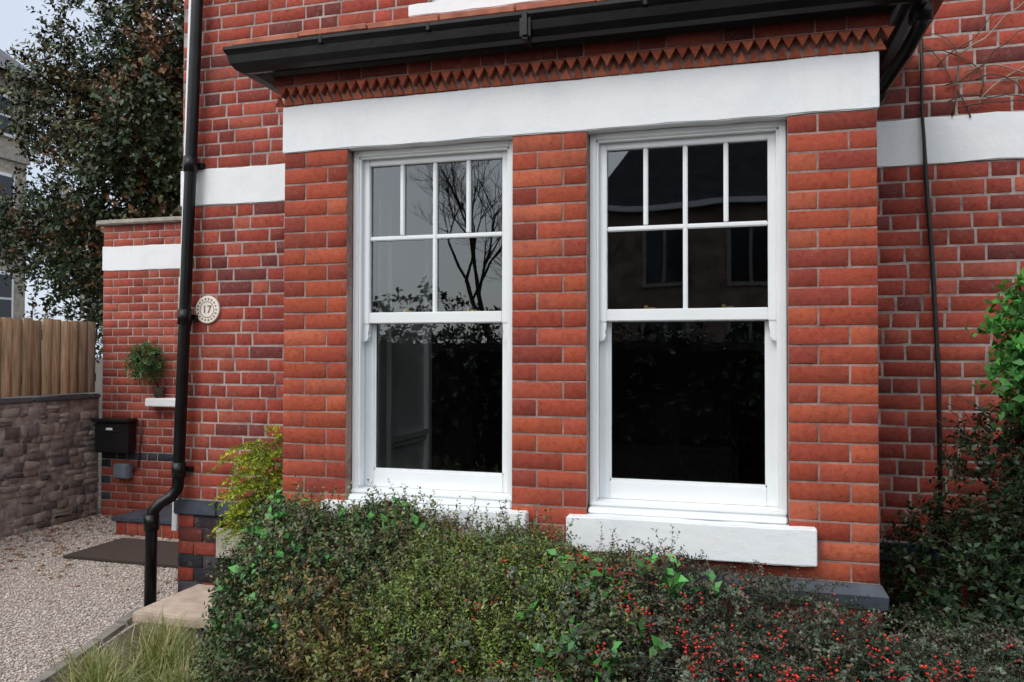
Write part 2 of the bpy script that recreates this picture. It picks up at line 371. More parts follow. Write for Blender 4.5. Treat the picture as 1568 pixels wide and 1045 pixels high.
# windows
def window(a,b,idx,stl,str_):
    w=empty('sash_window' if idx==0 else 'sash_window_b'); w.parent=house
    g=M['gpaint']; f=.027; s=.041
    ax,bx=a+f,b-f
    boxes('box_frame',[(a,ax,.055,.185,.84,ZH-.0),(bx,b,.055,.185,.84,ZH),(ax,bx,.055,.185,ZH-.028,ZH)],g,w,.003,2)
    boxes('frame_stops',[(ax,ax+.010,.062,.082,.90,ZH-.028),(bx-.010,bx,.062,.082,.90,ZH-.028),(ax,bx,.062,.082,ZH-.038,ZH-.028)],g,w,.002)
    y0,y1=.087,.124; zt=ZH-.030; gt=2.372; mb,mt=1.640,1.690
    us=[(ax,ax+s,y0,y1,mb,zt),(bx-s,bx,y0,y1,mb,zt),(ax+s,bx-s,y0+.001,y1,gt,zt),(ax+s,bx-s,y0+.001,y1,mb+.004,mt+.004)]
    boxes('upper_sash',us,g,w,.003,2)
    gx0,gx1=ax+s,bx-s; hb=2.035; bars=[]
    bars.append((gx0,gx1,y0+.006,y1-.004,hb-.010,hb+.010))
    for k in (1,2,3):
        c=gx0+(gx1-gx0)*k/4
        bars.append((c-.0095,c+.0095,y0+.004,y1-.006,hb+.010 if k!=2 else mt,gt))
    boxes('glazing_bars',bars,g,w,.004,2)
    for hx0,hx1 in ((ax+.003,ax+s-.003),(bx-s+.003,bx-.003)):
        V=[];prof=[(0,0),(1,0),(1,-.02),(.85,-.045),(.95,-.058),(.7,-.075),(.25,-.082),(0,-.078)]
        flip = hx0>(a+b)/2
        for yy in (y0+.004,y1-.004):
            for (p,q) in prof:
                pp=1-p if flip else p
                V.append((hx0+(hx1-hx0)*pp,yy,mb+q))
        n=len(prof); F=[tuple(range(n))[::-1],tuple(range(n,2*n))]+[(i,(i+1)%n,n+(i+1)%n,n+i) for i in range(n)]
        py_obj('sash_horn',V,F,g,w)
    y2,y3=.130,.167; s2=.046
    ls=[(ax,ax+s2,y2,y3,.885,mt-.006),(bx-s2,bx,y2,y3,.885,mt-.006),(ax+s2,bx-s2,y2+.001,y3,mb+.002,mt-.004),(ax+s2,bx-s2,y2+.001,y3,.885,.966)]
    boxes('lower_sash',ls,g,w,.004,2)
    boxes('glass_beads',[(ax+s2,ax+s2+.007,y2+.008,y2+.016,.966,mb),(bx-s2-.007,bx-s2,y2+.008,y2+.016,.966,mb),(ax+s2,bx-s2,y2+.008,y2+.016,.966,.973)],g,w,.001)
    boxes('timber_sill',[(a+.002,b-.002,.012,.20,.842,.868),(a+.002,b-.002,.040,.20,.869,.887)],g,w,.005,2)
    def pane(nm,x0,x1,z0,z1,y):
        py_obj(nm,[(x0,y,z0),(x1,y,z0),(x1,y,z1),(x0,y,z1)],[(0,1,2,3)],M['glass'],w)
    pane('upper_glass',gx0-.004,gx1+.004,mb+.01,gt+.004,.108)
    pane('lower_glass',ax+s2-.004,bx-s2+.004,.96,mb+.01,.151)
    for q in (.25,.74):
        c=gx0+(gx1-gx0)*q
        boxes('brass_fastener',[(c-.024,c+.024,.133,.160,mt-.005,mt+.003),(c-.006,c+.034,.140,.150,mt+.005,mt+.014),(c-.012,c+.004,.138,.152,mt+.003,mt+.022)],M['brass'],w,.002,2)
    rough_box('stone_sill',a-stl,b+str_,-.055,.05,.70,.841,M['mpaint'],w,.05,.0015)
window(*W[0],0,.10,.078); window(*W[1],1,.078,.10)
uw=empty('upper_window'); uw.parent=house
rough_box('upper_sill',UW[0]-.09,UW[1]+.04,YW-.07,YW+.1,3.335,3.40,M['mpaint'],uw)
boxes('upper_frame',[(UW[0],UW[0]+.07,YW+.06,YW+.16,3.401,4.9),(UW[1]-.07,UW[1],YW+.06,YW+.16,3.401,4.9),(UW[0],UW[1],YW+.05,YW+.16,3.402,3.47),(UW[0],UW[1],YW+.06,YW+.16,4.83,4.9),(UW[0],UW[1],YW+.07,YW+.15,4.1,4.15)],M['gpaint'],uw,.004)
py_obj('upper_glass',[(UW[0],YW+.11,3.45),(UW[1],YW+.11,3.45),(UW[1],YW+.11,4.85),(UW[0],YW+.11,4.85)],[(0,1,2,3)],M['darkglass'],uw)

# extension wall
EX0,EY=-5.71,2.84
ext=empty('brick_extension'); 
boxes('extension_core',[(EX0+G,WL+.01,EY+G,EY+.3,0,2.70)],M['mortarw'],ext,0)
eop=(-4.88,-3.9,1.10,2.2)
brick_obj('extension_bricks',rows(EX0,WL,.60,2.275,22,'flemish',[eop],joint=.011)+rows(EX0,WL,2.50,2.70,3,'flemish',joint=.011),(0,EY,0),(1,0,0),(0,-1,0),PAL_EXT,M['brickw'],ext)
lo=rows(EX0,WL,.0,.60,8,'flemish'); blue=[r for i,r in enumerate(lo) if (r[1]<EX0+.24 and random.random()<.7) or abs(r[2]-.529)<.01]; red=[r for r in lo if r not in blue]
brick_obj('extension_low_red',red,(0,EY,0),(1,0,0),(0,-1,0),PAL_EXT,M['brickw'],ext)
brick_obj('extension_low_blue',blue,(0,EY,0),(1,0,0),(0,-1,0),PAL_BLUE,M['brickw'],ext)
rough_box('extension_band',EX0-.006,WL,EY-.008,EY+.02,2.275,2.50,M['mpaint'],ext)
boxes('extension_coping',[(EX0-.05,WL,EY-.05,EY+.35,2.70,2.745)],M['stone'],ext,.01,2)
boxes('extension_window_sill',[(-5.13,-3.85,EY-.12,EY+.02,1.03,1.105)],M['mpaint'],ext,.008,2)
boxes('extension_window',[(-4.86,-3.9,EY-.02,EY+.02,1.106,2.2)],M['gpaint'],ext,.008,2)
st=empty('brick_step')
brick_obj('step_bricks',rows(-4.98,-3.4,.0,.12,1,'header')+[],(0,2.21,0),(1,0,0),(0,-1,0),PAL_WALL,M['brickw'],st)
boxes('step_core',[(-4.975,-3.4,2.216,2.83,0,.118)],M['mortarw'],st,0)
boxes('step_tread',[(-5.0,-3.4,2.19,2.83,.119,.15)],M['slate'],st,.006,2)
boxes('doormat',[(-4.75,-3.7,1.45,2.05,.012,.03)],M['mat'],None,.006,2)
mb=empty('mailbox')
boxes('mailbox_body',[(-5.67,-5.31,EY-.13,EY-.005,.60,.88)],M['plastic'],mb,.012,3)
boxes('mailbox_lid',[(-5.69,-5.29,EY-.16,EY-.005,.882,.915)],M['plastic'],mb,.010,3)
boxes('mailbox_flap',[(-5.61,-5.37,EY-.137,EY-.131,.79,.85)],M['plastic'],mb,.003)
boxes('mailbox_label',[(-5.53,-5.46,EY-.139,EY-.1375,.81,.83)],M['mpaint'],mb,0)
jb=empty('junction_box')
boxes('junction_box_body',[(-5.50,-5.34,EY-.08,EY-.005,.36,.50)],M['greyp'],jb,.01,3)
boxes('junction_box_lid',[(-5.49,-5.35,EY-.09,EY-.081,.37,.49)],M['greyp'],jb,.004)
tube('junction_cable',[(-5.36,EY-.02,.42),(-5.28,EY-.02,.47),(-5.24,EY-.02,.9)],.008,M['wire'],jb,6)

# drainpipe left
dp=empty('drainpipe'); X=-3.17; Y=.715; lean=.034
tube('pipe',[(X+lean*5.5,Y,6.2),(X+lean*2.8,Y,3.4),(X,Y,.74),(X-.005,Y,.71),(X-.03,Y-.02,.665),(X-.075,Y-.06,.63),(X-.10,Y-.085,.59),(X-.108,Y-.09,.53),(X-.112,Y-.09,.02)],.034,M['black'],dp,14)
for z in (4.6,2.62,1.72,.82):
    xx=X+lean*(z-.7); tube('collar',[(xx,Y,z-.045),(xx,Y,z+.045)],.040,M['black'],dp,14); boxes('bracket',[(xx-.055,xx+.055,Y+.03,YW,z-.015,z+.015)],M['black'],dp,.003)
tube('collar',[(X-.108,Y-.09,.48),(X-.108,Y-.09,.57)],.043,M['black'],dp,14)
dp2=empty('drainpipe.001')
tube('pipe',[(XR+.15,.0,2.80),(XR+.15,.0,2.74),(XR+.12,.10,2.68),(XR+.055,.34,2.60),(XR+.032,.45,2.52),(XR+.032,.50,.02)],.027,M['black'],dp2,12)
tube('outlet',[(XR+.15,.0,2.84),(XR+.15,.0,2.75)],.042,M['black'],dp2,12)
tube('collar',[(XR+.06,.32,2.608),(XR+.048,.375,2.575)],.034,M['black'],dp2,12)
tube('wall_cable',[(.80,YW-.02,6),(.815,YW-.02,3.3),(.82,YW-.02,2.62),(.825,YW-.03,2.5),(.835,YW-.02,2.3),(.86,YW-.02,1.9),(.88,YW-.02,1.4),(.885,YW-.02,.6)],[.007,.007,.007,.008,.010,.010,.010,.010],M['wire'],None,8)
climb=empty('climbing_stems')
for k in range(12):
    p=Vector((random.uniform(.82,1.15),YW-.015,random.uniform(2.55,2.9))); pts=[p.copy()]; d=random.uniform(.2,1.6)
    for i in range(14):
        d+=random.uniform(-.5,.5); p=p+Vector((math.cos(d)*.06,0,math.sin(d)*.065)); p.y=YW-.012-random.random()*.012; pts.append(p.copy())
    tube('stem',pts,[.0035*(1-i/18) for i in range(15)],M['palewire'] if k%3==0 else M['bark'],climb,5)

# number plaque
pl=empty('house_number_plaque',(-3.02,YW,1.764))
def disc(nm,r,y0,y1,mat,sq=1.0):
    n=48;V=[];F=[]
    for yy,rr in ((y0,r),(y1,r),(y1-.003,r-.004)):
        for k in range(n): V.append((rr*math.cos(2*math.pi*k/n),yy,rr*sq*math.sin(2*math.pi*k/n)))
    for s in range(2):
        for k in range(n): F.append((s*n+k,s*n+(k+1)%n,(s+1)*n+(k+1)%n,(s+1)*n+k))
    F.append(tuple(range(2*n,3*n))); py_obj(nm,V,F,mat,pl)
disc('plate',.082,0,-.012,M['plaque'])
def ring(nm,r0,r1,y,mat):
    n=48;V=[];F=[]
    for r in (r0,r1):
        for k in range(n): V.append((r*math.cos(2*math.pi*k/n),y,r*math.sin(2*math.pi*k/n)))
    for k in range(n): F.append((k,(k+1)%n,n+(k+1)%n,n+k))
    py_obj(nm,V,F,mat,pl)
ring('inner_ring',.045,.049,-.0162,M['plaqued'])
V=[];F=[]
for k in range(18):
    a=2*math.pi*k/18; c=(.063*math.cos(a),.063*math.sin(a)); n=len(V)
    V+=[(c[0]+.008*math.cos(a),-.0162,c[1]+.008*math.sin(a)),(c[0]-.007*math.sin(a),-.0162,c[1]+.007*math.cos(a)),(c[0]-.008*math.cos(a),-.0162,c[1]-.008*math.sin(a)),(c[0]+.007*math.sin(a),-.0162,c[1]-.007*math.cos(a))]
    F.append((n,n+1,n+2,n+3))
py_obj('floral_border',V,F,M['plaqued'],pl)
cu=bpy.data.curves.new('numeral_17','FONT'); cu.body='17'; cu.size=.064; cu.align_x='CENTER'; cu.align_y='CENTER'; cu.extrude=.001; cu.offset=.0006
to=bpy.data.objects.new('numeral_17',cu); scn.collection.objects.link(to); to.parent=pl; to.location=(0,-.0165,0); to.rotation_euler=(math.pi/2,0,0); cu.materials.append(M['plaqued'])

# ================================================================= fence + stone wall
FX=-5.75
fence=empty('wooden_fence')
V=[];F=[];C=[]; y=-6.0; i=0
woodp=[(.37,.26,.16),(.44,.31,.19),(.30,.22,.15),(.48,.35,.22),(.33,.26,.19)]
while y<EY-.03:
    w=.095; dx=.008*(i%2)+random.uniform(-.002,.002); top=1.795+random.uniform(-.010,.014); ln0=random.uniform(-.004,.004); c=np.array(random.choice(woodp))*random.uniform(.75,1.1)
    k=len(V)
    for zz,ln in ((1.145,0),(top,ln0)):
        V+=[(FX-.02+dx,y+ln,zz),(FX+dx+.003,y+ln,zz),(FX+dx-.006,y+w+ln,zz),(FX-.02+dx,y+w+ln,zz)]
    F+=[(k,k+1,k+5,k+4),(k+1,k+2,k+6,k+5),(k+2,k+3,k+7,k+6),(k+3,k,k+4,k+7),(k+4,k+5,k+6,k+7)]
    C+=[c]*8; y+=w+.004; i+=1
np_obj('fence_boards',V,F,M['wood'],fence,np.array(C))
boxes('fence_rails',[(FX-.07,FX-.024,-6,EY,1.25,1.32),(FX-.07,FX-.024,-6,EY,1.62,1.69)],M['bark'],fence,.003)
boxes('fence_posts',[(FX-.14,FX-.071,yy,yy+.08,.9,1.8) for yy in (-6,-4,-2,0,1.8)],M['bark'],fence,.005)
sw=empty('stone_wall')
R_=[]; z=0.0
while z<1.05:
    h=random.uniform(.045,.10); h=min(h,1.09-z); u=-6.0
    while u<EY-.01:
        w=random.uniform(.05,.2); g=random.uniform(.004,.010)
        if random.random()<.3 and h>.08:
            s=random.uniform(.4,.6)*h; R_.append((u+g,u+w-g,z+.003,z+s-.003)); R_.append((u+g,u+w-g,z+s+.003,z+h-.003))
        elif random.random()<.93: R_.append((u+g,min(u+w,EY)-g,z+.004,z+h-.004))
        u+=w
    z+=h
R_=[r for r in R_ if r[1]-r[0]>.02 and r[3]-r[2]>.015]
rubm=brick_mat('rubble_stone_face',.3,.45,1.0,(.42,.39,.36),(.11,.095,.09))
brick_obj('rubble_stones',R_,(FX+.018,0,0),(0,1,0),(1,0,0),PAL_RUB,rubm,sw,depth=.06,ch=.009,jit=.012,proud=.009,cj=.3)
boxes('rubble_core',[(FX-.35,FX+.010,-6,EY,0,1.09)],simple('rubble_mortar',(.27,.235,.215),.95,.5,14,1.0),sw,0)
l=[];y=-6.0
while y<EY-.05:
    w=random.uniform(.2,.38); l.append((FX-.35,FX+.035+random.uniform(-.01,.01),y+.004,min(y+w,EY)-.004,1.088,1.14+random.uniform(-.012,.006))); y+=w
boxes('wall_coping',l,M['roofslate'],sw,.012,2)

# ================================================================= ground
def sheet(name,pts,z,mat,parent=None): return py_obj(name,[(x,y,z) for x,y in pts],[tuple(range(len(pts)))],mat,parent)
sheet('ground',[(-300,-300),(300,-300),(300,300),(-300,300)],-.004,M['earth'])
sheet('gravel_drive',[(FX,-6),(-2.45,-6),(-2.75,-.6),(-3.28,.85),(-3.28,9),(FX,9)],.004,M['gravel'])
sheet('road',[(-60,-13),(60,-13),(60,-7.5),(-60,-7.5)],.0,M['asphalt'])
boxes('pavement',[(-60,60,-7.5,-6.1,-.1,.11)],simple('pavement_slabs',(.12,.115,.11),.9,.2,4,.3),None,.01)
p0=Vector((-3.33,.62,0)); p1=Vector((-2.70,-1.6,0)); n=9
kv=[];kf=[]
for i in range(n):
    a=p0.lerp(p1,i/n+.004); b=p0.lerp(p1,(i+1)/n-.004); d=(b-a).normalized(); s=Vector((-d.y,d.x,0))*.035; k=len(kv); h=.03+random.uniform(-.008,.008)
    kv+=[a-s,b-s,b+s,a+s]+[q+Vector((0,0,h)) for q in (a-s*.8,b-s*.8,b+s*.8,a+s*.8)]
    kf+=[(k,k+1,k+5,k+4),(k+1,k+2,k+6,k+5),(k+2,k+3,k+7,k+6),(k+3,k,k+4,k+7),(k+4,k+5,k+6,k+7)]
py_obj('stone_edging',kv,kf,simple('edging_stone',(.2,.18,.16),.9,.3,12,.5))
def pebbles(name,n,xr,yr,rr,pal,test=None,z0=.004,flat=.6):
    px=rng.uniform(*xr,n); py=rng.uniform(*yr,n)
    if test is not None:
        k=test(px,py); px=px[k]; py=py[k]
    n=len(px); r=rng.uniform(*rr,(n,1,1))*rng.uniform(.7,1.3,(n,6,1))
    base=np.array([(1,0,0),(0,1,0),(-1,0,0),(0,-1,0),(0,0,1),(0,0,-1)],float)[None]*r
    ang=rng.uniform(0,6.28,n); ca,sa=np.cos(ang)[:,None],np.sin(ang)[:,None]
    x=base[:,:,0]*ca-base[:,:,1]*sa; y=base[:,:,0]*sa+base[:,:,1]*ca
    V=np.stack([x+px[:,None],y+py[:,None],base[:,:,2]*flat+z0+.003],-1).reshape(-1,3)
    f=np.array([(0,1,4),(1,2,4),(2,3,4),(3,0,4),(1,0,5),(2,1,5),(3,2,5),(0,3,5)])
    F=(np.arange(n)[:,None,None]*6+f[None]).reshape(-1,3)
    C=np.repeat(np.array(pal)[rng.integers(0,len(pal),n)]*rng.uniform(.8,1.15,(n,1)),6,0)
    return np_obj(name,V,F,M['pebble'],None,C)
gp=[(.50,.43,.37),(.58,.51,.46),(.42,.35,.30),(.66,.61,.57),(.36,.30,.26),(.56,.47,.41)]
def ingrav(px,py): return px < np.interp(py,[-6,-1.6,.62,9],[-2.5,-2.75,-3.36,-3.36])
pebbles('gravel_stones',70000,(FX+.02,-2.6),(-1.2,2.9),(.0045,.0095),gp,ingrav)
pebbles('fallen_leaves',1300,(FX+.02,-3.4),(.9,2.8),(.010,.024),[(.36,.17,.08),(.42,.22,.10),(.28,.13,.06)],lambda x,y:(rng.random(len(x))<np.exp(-(x-FX)*1.5)),.012,.15)
sl=empty('stone_slab_step')
boxes('slab_top',[(-3.04,-2.42,.20,.73,.105,.16)],M['slab'],sl,.008,2)
boxes('slab_base',[(-3.0,-2.46,.24,.73,.0,.104)],M['stone'],sl,.005)

# ================================================================= vegetation
def nrm(v): return v/np.maximum(np.linalg.norm(v,axis=-1,keepdims=True),1e-9)
def sprigs(base,dirs,Ls,n,ll,lw,cols,droop=.15,spread=.8,cj=.25,stem=True):
    Nn=len(base); t=np.linspace(.12,1,n)[None,:,None]
    Ls=np.asarray(Ls).reshape(-1,1,1)*np.ones((Nn,1,1)); dirs=nrm(dirs)
    dz=np.array([0,0,-1.])
    pos=base[:,None]+dirs[:,None]*Ls*t+dz*(droop*Ls*t*t)
    u=nrm(np.cross(dirs,rng.normal(size=(Nn,3)))); v=np.cross(dirs,u)
    phi=(np.arange(n)[None]*2.4+rng.uniform(0,6.28,(Nn,1)))[...,None]
    out=np.cos(phi)*u[:,None]+np.sin(phi)*v[:,None]
    ld=nrm(dirs[:,None]*.55+out*spread+rng.normal(size=(Nn,n,3))*.25)
    side=nrm(np.cross(ld,dirs[:,None]+rng.normal(size=(Nn,n,3))*.3)); nn=np.cross(side,ld)
    s=rng.uniform(.6,1.25,(Nn,n,1))
    a=pos; b=pos+ld*ll*s*.45+side*lw*s*.5+nn*lw*s*.18; c=pos+ld*ll*s-nn*ll*.1*s; d=pos+ld*ll*s*.45-side*lw*s*.5+nn*lw*s*.18
    V=np.stack([a,b,c,d],2).reshape(-1,3); m=Nn*n; F=np.arange(m*4).reshape(-1,4)
    tipf=(1+.5*(t-.5))
    C=np.repeat((cols[:,None]*tipf*rng.uniform(1-cj,1+cj,(Nn,n,1))).reshape(-1,3),4,0)
    if stem:
        w=.0012; e=base+dirs*Ls[:,0]+dz*droop*Ls[:,0]
        mid=base+dirs*Ls[:,0]*.5+dz*droop*Ls[:,0]*.25
        SV=np.stack([base-u*w,base+u*w,mid+u*w,mid-u*w,mid-u*w*.8,mid+u*w*.8,e+u*w*.3,e-u*w*.3],1).reshape(-1,3)
        SF=np.arange(len(SV)).reshape(-1,4)+len(V); V=np.concatenate([V,SV]); F=np.concatenate([F,SF])
        C=np.concatenate([C,np.repeat(np.array([[.09,.06,.04]]),len(SV),0)])
    return V,F,C
def join(parts):
    Vs=[];Fs=[];Cs=[];k=0
    for V,F,C in parts: Vs.append(V);Fs.append(F+k);Cs.append(C);k+=len(V)
    return np.concatenate(Vs),np.concatenate(Fs),np.concatenate(Cs)
def pick(pal,n,p=None): 
    pal=np.array(pal); return pal[rng.choice(len(pal),n,p=p)]*rng.uniform(.7,1.25,(n,1))
def lump(x,y,s=1.0):
    return (np.sin(x*5.1*s+1.3)*np.cos(y*6.3*s+.4)+.6*np.sin(x*11.7*s+y*7.1)+.6*np.sin(x*21+2)*np.cos(y*19+1))/2
HX=[-2.30,-2.1,-1.9,-1.6,-1.2,-.8,-.5,-.2,.1,.35,.6,1.0,1.6]; HZ=[.66,.77,.82,.83,.81,.76,.72,.69,.64,.58,.55,.55,.55]
EB=([.1,.3,.95,1.4],[-2.18,-2.12,-1.62,-1.3])
def Htop(x,y):
    z=np.interp(x,HX,HZ)
    f=np.clip((-y-.30)/.75,0,1); z=z-.20*f**1.3 + .07*lump(x,y)
    xb=np.interp(-y,*EB)
    d=np.clip((x-xb)/.22,0,1); z=z*(.4+.6*np.sqrt(d)); 
    return z,d
def hedge_bases(n,x0,x1,y0,y1,depth):
    x=rng.uniform(x0,x1,n); y=rng.uniform(y0,y1,n); z,d=Htop(x,y); k=d>.02; x,y,z,d=x[k],y[k],z[k],d[k]
    dep=rng.uniform(0,1,len(x))**1.4*depth
    B=np.stack([x,y,z-dep-.03],1)
    D=np.stack([rng.normal(0,.5,len(x))-(1-d)*.9,rng.normal(0,.5,len(x))-.35,np.ones(len(x))*.85],1)
    return B,D,d
parts=[]
B,D,d=hedge_bases(8500,-2.0,-.35,-1.2,-.12,.2)
patch=(np.sin(B[:,0]*4+1)+np.sin(B[:,1]*7+B[:,0]*3))[:,None]
c=pick([(.06,.092,.024),(.075,.105,.03),(.035,.06,.018),(.11,.105,.038),(.10,.07,.035)],len(B))
c=np.where(patch>.7,c*np.array([1.4,1.1,.8]),c)
parts.append(sprigs(B,D,rng.uniform(.06,.14,len(B)),12,.017,.0085,c,.1))
B,D,d=hedge_bases(2500,-1.15,-.52,-1.0,-.3,.10); D[:,2]+=.6
parts.append(sprigs(B,D,rng.uniform(.07,.13,len(B)),15,.013,.0065,pick([(.10,.155,.02),(.08,.12,.02),(.14,.18,.03)],len(B)),.05))
B,D,d=hedge_bases(4200,-2.2,-1.35,-1.2,-.1,.25)
parts.append(sprigs(B,D,rng.uniform(.07,.13,len(B)),10,.023,.013,pick([(.028,.07,.02),(.04,.09,.025),(.022,.05,.02),(.07,.055,.03)],len(B)),.1))
n=5000; y=rng.uniform(-1.3,-.1,n); xb=np.interp(-y,*EB); z=rng.uniform(.03,.62,n)
B=np.stack([xb+.04+rng.uniform(-.04,.12,n)-.04*np.sin(z*9),y,z],1); D=np.stack([-np.ones(n)+rng.normal(0,.3,n),-.5+rng.normal(0,.4,n),rng.normal(.3,.4,n)],1)
parts.append(sprigs(B,D,rng.uniform(.05,.11,n),9,.019,.011,pick([(.03,.07,.02),(.05,.085,.025),(.065,.055,.03)],n),.25))
cent=[(-2.02,-.42),(-1.88,-.62),(-1.80,-.4),(-1.95,-.3),(-1.62,-.75),(-1.35,-.28),(-.55,-.5),(-.42,-.75),(-1.7,-.9),(-.5,-.95),(-.25,-.42)]
for (cx,cy) in cent:
    n=12; x=cx+rng.normal(0,.09,n); y=cy+rng.normal(0,.08,n); z,d=Htop(x,y); k=d>.05
    B=np.stack([x,y,z-.02],1)[k]; D=rng.normal(0,.5,(len(B),3))+np.array([-.1,-.5,.8])
    parts.append(sprigs(B,D,rng.uniform(.06,.12,len(B)),5,.045,.026,pick([(.05,.20,.035),(.07,.26,.05),(.04,.14,.03)],len(B)),.1))
n=420; x=rng.uniform(-2.0,-.2,n); y=rng.uniform(-.8,-.15,n); z,d=Htop(x,y); B=np.stack([x,y,z-.04],1)
D=np.stack([rng.normal(0,.4,n),rng.normal(-.1,.35,n),np.ones(n)],1)
parts.append(sprigs(B,D,rng.uniform(.12,.24,n),15,.018,.009,pick([(.10,.15,.045),(.07,.11,.03),(.12,.12,.055)],n),.1))
V,F,C=join(parts); hedge=empty('garden_hedge'); np_obj('hedge_foliage',V,F,M['leafd'],hedge,C)
parts=[]
B,D,d=hedge_bases(8500,-.62,1.7,-1.2,-.1,.2)
parts.append(sprigs(B,D,rng.uniform(.07,.14,len(B)),12,.014,.008,pick([(.035,.055,.03),(.05,.07,.042),(.028,.045,.028),(.06,.05,.035)],len(B)),.3))
n=1000; x=rng.uniform(-.8,1.6,n); y=rng.uniform(-1.0,-.12,n); z,d=Htop(x,y); B=np.stack([x,y,z-.03],1); a=rng.uniform(0,6.28,n)
D=np.stack([np.cos(a),np.sin(a)*.8,rng.uniform(.3,1.1,n)],1); Ls=rng.uniform(.14,.32,n)
parts.append(sprigs(B,D,Ls,24,.013,.008,pick([(.065,.095,.055),(.09,.115,.075),(.05,.075,.04),(.09,.07,.05)],n),.45,.9))
V,F,C=join(parts); cot=empty('cotoneaster_bush'); np_obj('cotoneaster_foliage',V,F,M['leafd'],cot,C)
def blobs(name,P,r,cols,parent,mat):
    base=np.array([(1,0,0),(0,1,0),(-1,0,0),(0,-1,0),(0,0,1),(0,0,-1),(.62,.62,.5),(-.62,.62,.5),(-.62,-.62,.5),(.62,-.62,.5),(.62,.62,-.5),(-.62,.62,-.5),(-.62,-.62,-.5),(.62,-.62,-.5)])
    base=nrm(base)
    f=[(4,6,7),(4,7,8),(4,8,9),(4,9,6),(0,6,9),(0,9,13),(0,13,10),(0,10,6),(1,7,6),(1,6,10),(1,10,11),(1,11,7),(2,8,7),(2,7,11),(2,11,12),(2,12,8),(3,9,8),(3,8,12),(3,12,13),(3,13,9),(5,11,10),(5,12,11),(5,13,12),(5,10,13)]
    n=len(P); V=(P[:,None]+base[None]*np.asarray(r).reshape(-1,1,1)).reshape(-1,3)
    F=(np.arange(n)[:,None,None]*14+np.array(f)[None]).reshape(-1,3); return np_obj(name,V,F,mat,parent,np.repeat(cols,14,0),True)
BP=[]
bc=[(-.55,-.45,.10,100),(-.40,-.40,.09,110),(-.33,-.62,.08,80),(-.1,-.75,.12,80),(.15,-.8,.12,85),(-.05,-.45,.12,30),(.5,-.6,.16,110),(.65,-.75,.12,70),(-.75,-.6,.08,18),(.35,-.9,.12,60),(-.55,-.9,.12,55),(.25,-.35,.15,25),(.1,-.6,.45,100)]
for cx,cy,s,n in bc:
    n3=max(3,n//5)
    sx=cx+rng.normal(0,s,n3); sy=cy+rng.normal(0,s*.7,n3)
    for q in range(6):
        x=sx+rng.normal(0,.013,n3); y=sy+rng.normal(0,.013,n3); z,d=Htop(x,y); BP.append(np.stack([x,y,z+.03+rng.uniform(-.05,.035,n3)],1))
BP=np.concatenate(BP); blobs('cotoneaster_berries',BP,rng.uniform(.0038,.0056,len(BP)),pick([(.48,.02,.015),(.56,.045,.02),(.36,.014,.012)],len(BP)),cot,M['berry'])
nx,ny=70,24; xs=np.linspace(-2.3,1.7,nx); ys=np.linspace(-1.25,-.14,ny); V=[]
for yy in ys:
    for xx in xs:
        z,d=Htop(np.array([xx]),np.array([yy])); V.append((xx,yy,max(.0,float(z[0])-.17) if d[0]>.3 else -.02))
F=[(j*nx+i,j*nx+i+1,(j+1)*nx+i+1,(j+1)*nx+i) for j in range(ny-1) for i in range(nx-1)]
py_obj('hedge_dark_core',V,F,M['core'],hedge)  # near-black filler sheet for the hedge's shaded inside, blocks see-through
sheet('planting_bed',[(-2.70,-1.6),(3,-1.6),(3,YW),(-3.2,YW),(-3.2,.4)],.008,M['earth'])

def blob_sprigs(cent,rad,n,L0,L1,nl,ll,lw,pal,droop=.25,shell=.55,up=.2):
    P=nrm(rng.normal(size=(n,3))); r=(shell+(1-shell)*rng.random((n,1))**.6)
    B=np.array(cent)+P*r*np.array(rad); D=P*np.array([1,1,.8])+rng.normal(0,.4,(n,3))+np.array([0,0,up])
    k=B[:,2]>.03; B,D=B[k],D[k]
    c=pick(pal,len(B))
    return sprigs(B,D,rng.uniform(L0,L1,len(B)),nl,ll,lw,c,droop)
parts=[]
dk=[(.018,.042,.018),(.028,.062,.022),(.013,.03,.014),(.038,.06,.028)]; br_=[(.07,.27,.05),(.10,.34,.07),(.05,.19,.04),(.04,.12,.03)]
for (c,r,n) in [((1.34,.15,1.22),(.28,.34,.36),1000),((1.36,.1,.85),(.36,.4,.40),1300),((1.28,.0,.45),(.34,.42,.40),1100),((1.00,.35,1.0),(.10,.2,.26),200),((1.65,-.05,.9),(.4,.45,.7),1200),((.95,.15,.5),(.18,.3,.32),420),((.85,.5,.5),(.22,.18,.34),500)]:
    parts.append(blob_sprigs(c,r,n,.07,.16,9,.030,.016,dk))
for (c,r,n) in [((1.18,.05,1.60),(.20,.2,.14),300),((1.42,-.1,1.60),(.28,.2,.22),420),((1.10,.0,1.42),(.12,.14,.14),150),((1.25,-.2,1.36),(.2,.1,.12),90)]:
    parts.append(blob_sprigs(c,r,n,.07,.16,8,.042,.024,br_,up=.5))
V,F,C=join(parts); shr=empty('garden_shrub'); np_obj('shrub_foliage',V,F,M['leaf'],shr,C)
for i in range(10):
    a=random.uniform(0,6.28); tube('shrub_stem',[(1.25,.15,0),(1.25+.12*math.cos(a),.15+.1*math.sin(a),.5),(1.3+.25*math.cos(a),.15+.2*math.sin(a),.9+random.random()*.4)],[.014,.01,.004],M['twig'],shr,5)
for i in range(16):  # bare trailing stems on the shrub's edge
    p=Vector((random.uniform(.9,1.1),random.uniform(.1,.5),random.uniform(.6,1.2))); pts=[p.copy()]; d=Vector((random.uniform(-1,-.2),random.uniform(-.3,.3),random.uniform(-.2,.9))).normalized()
    for k in range(6): d=(d+Vector((random.gauss(0,.25),random.gauss(0,.2),random.gauss(-.08,.25)))).normalized(); p=p+d*.04; pts.append(p.copy())
    tube('trailing_stem',pts,[.002]*7,M['twig'],shr,4)
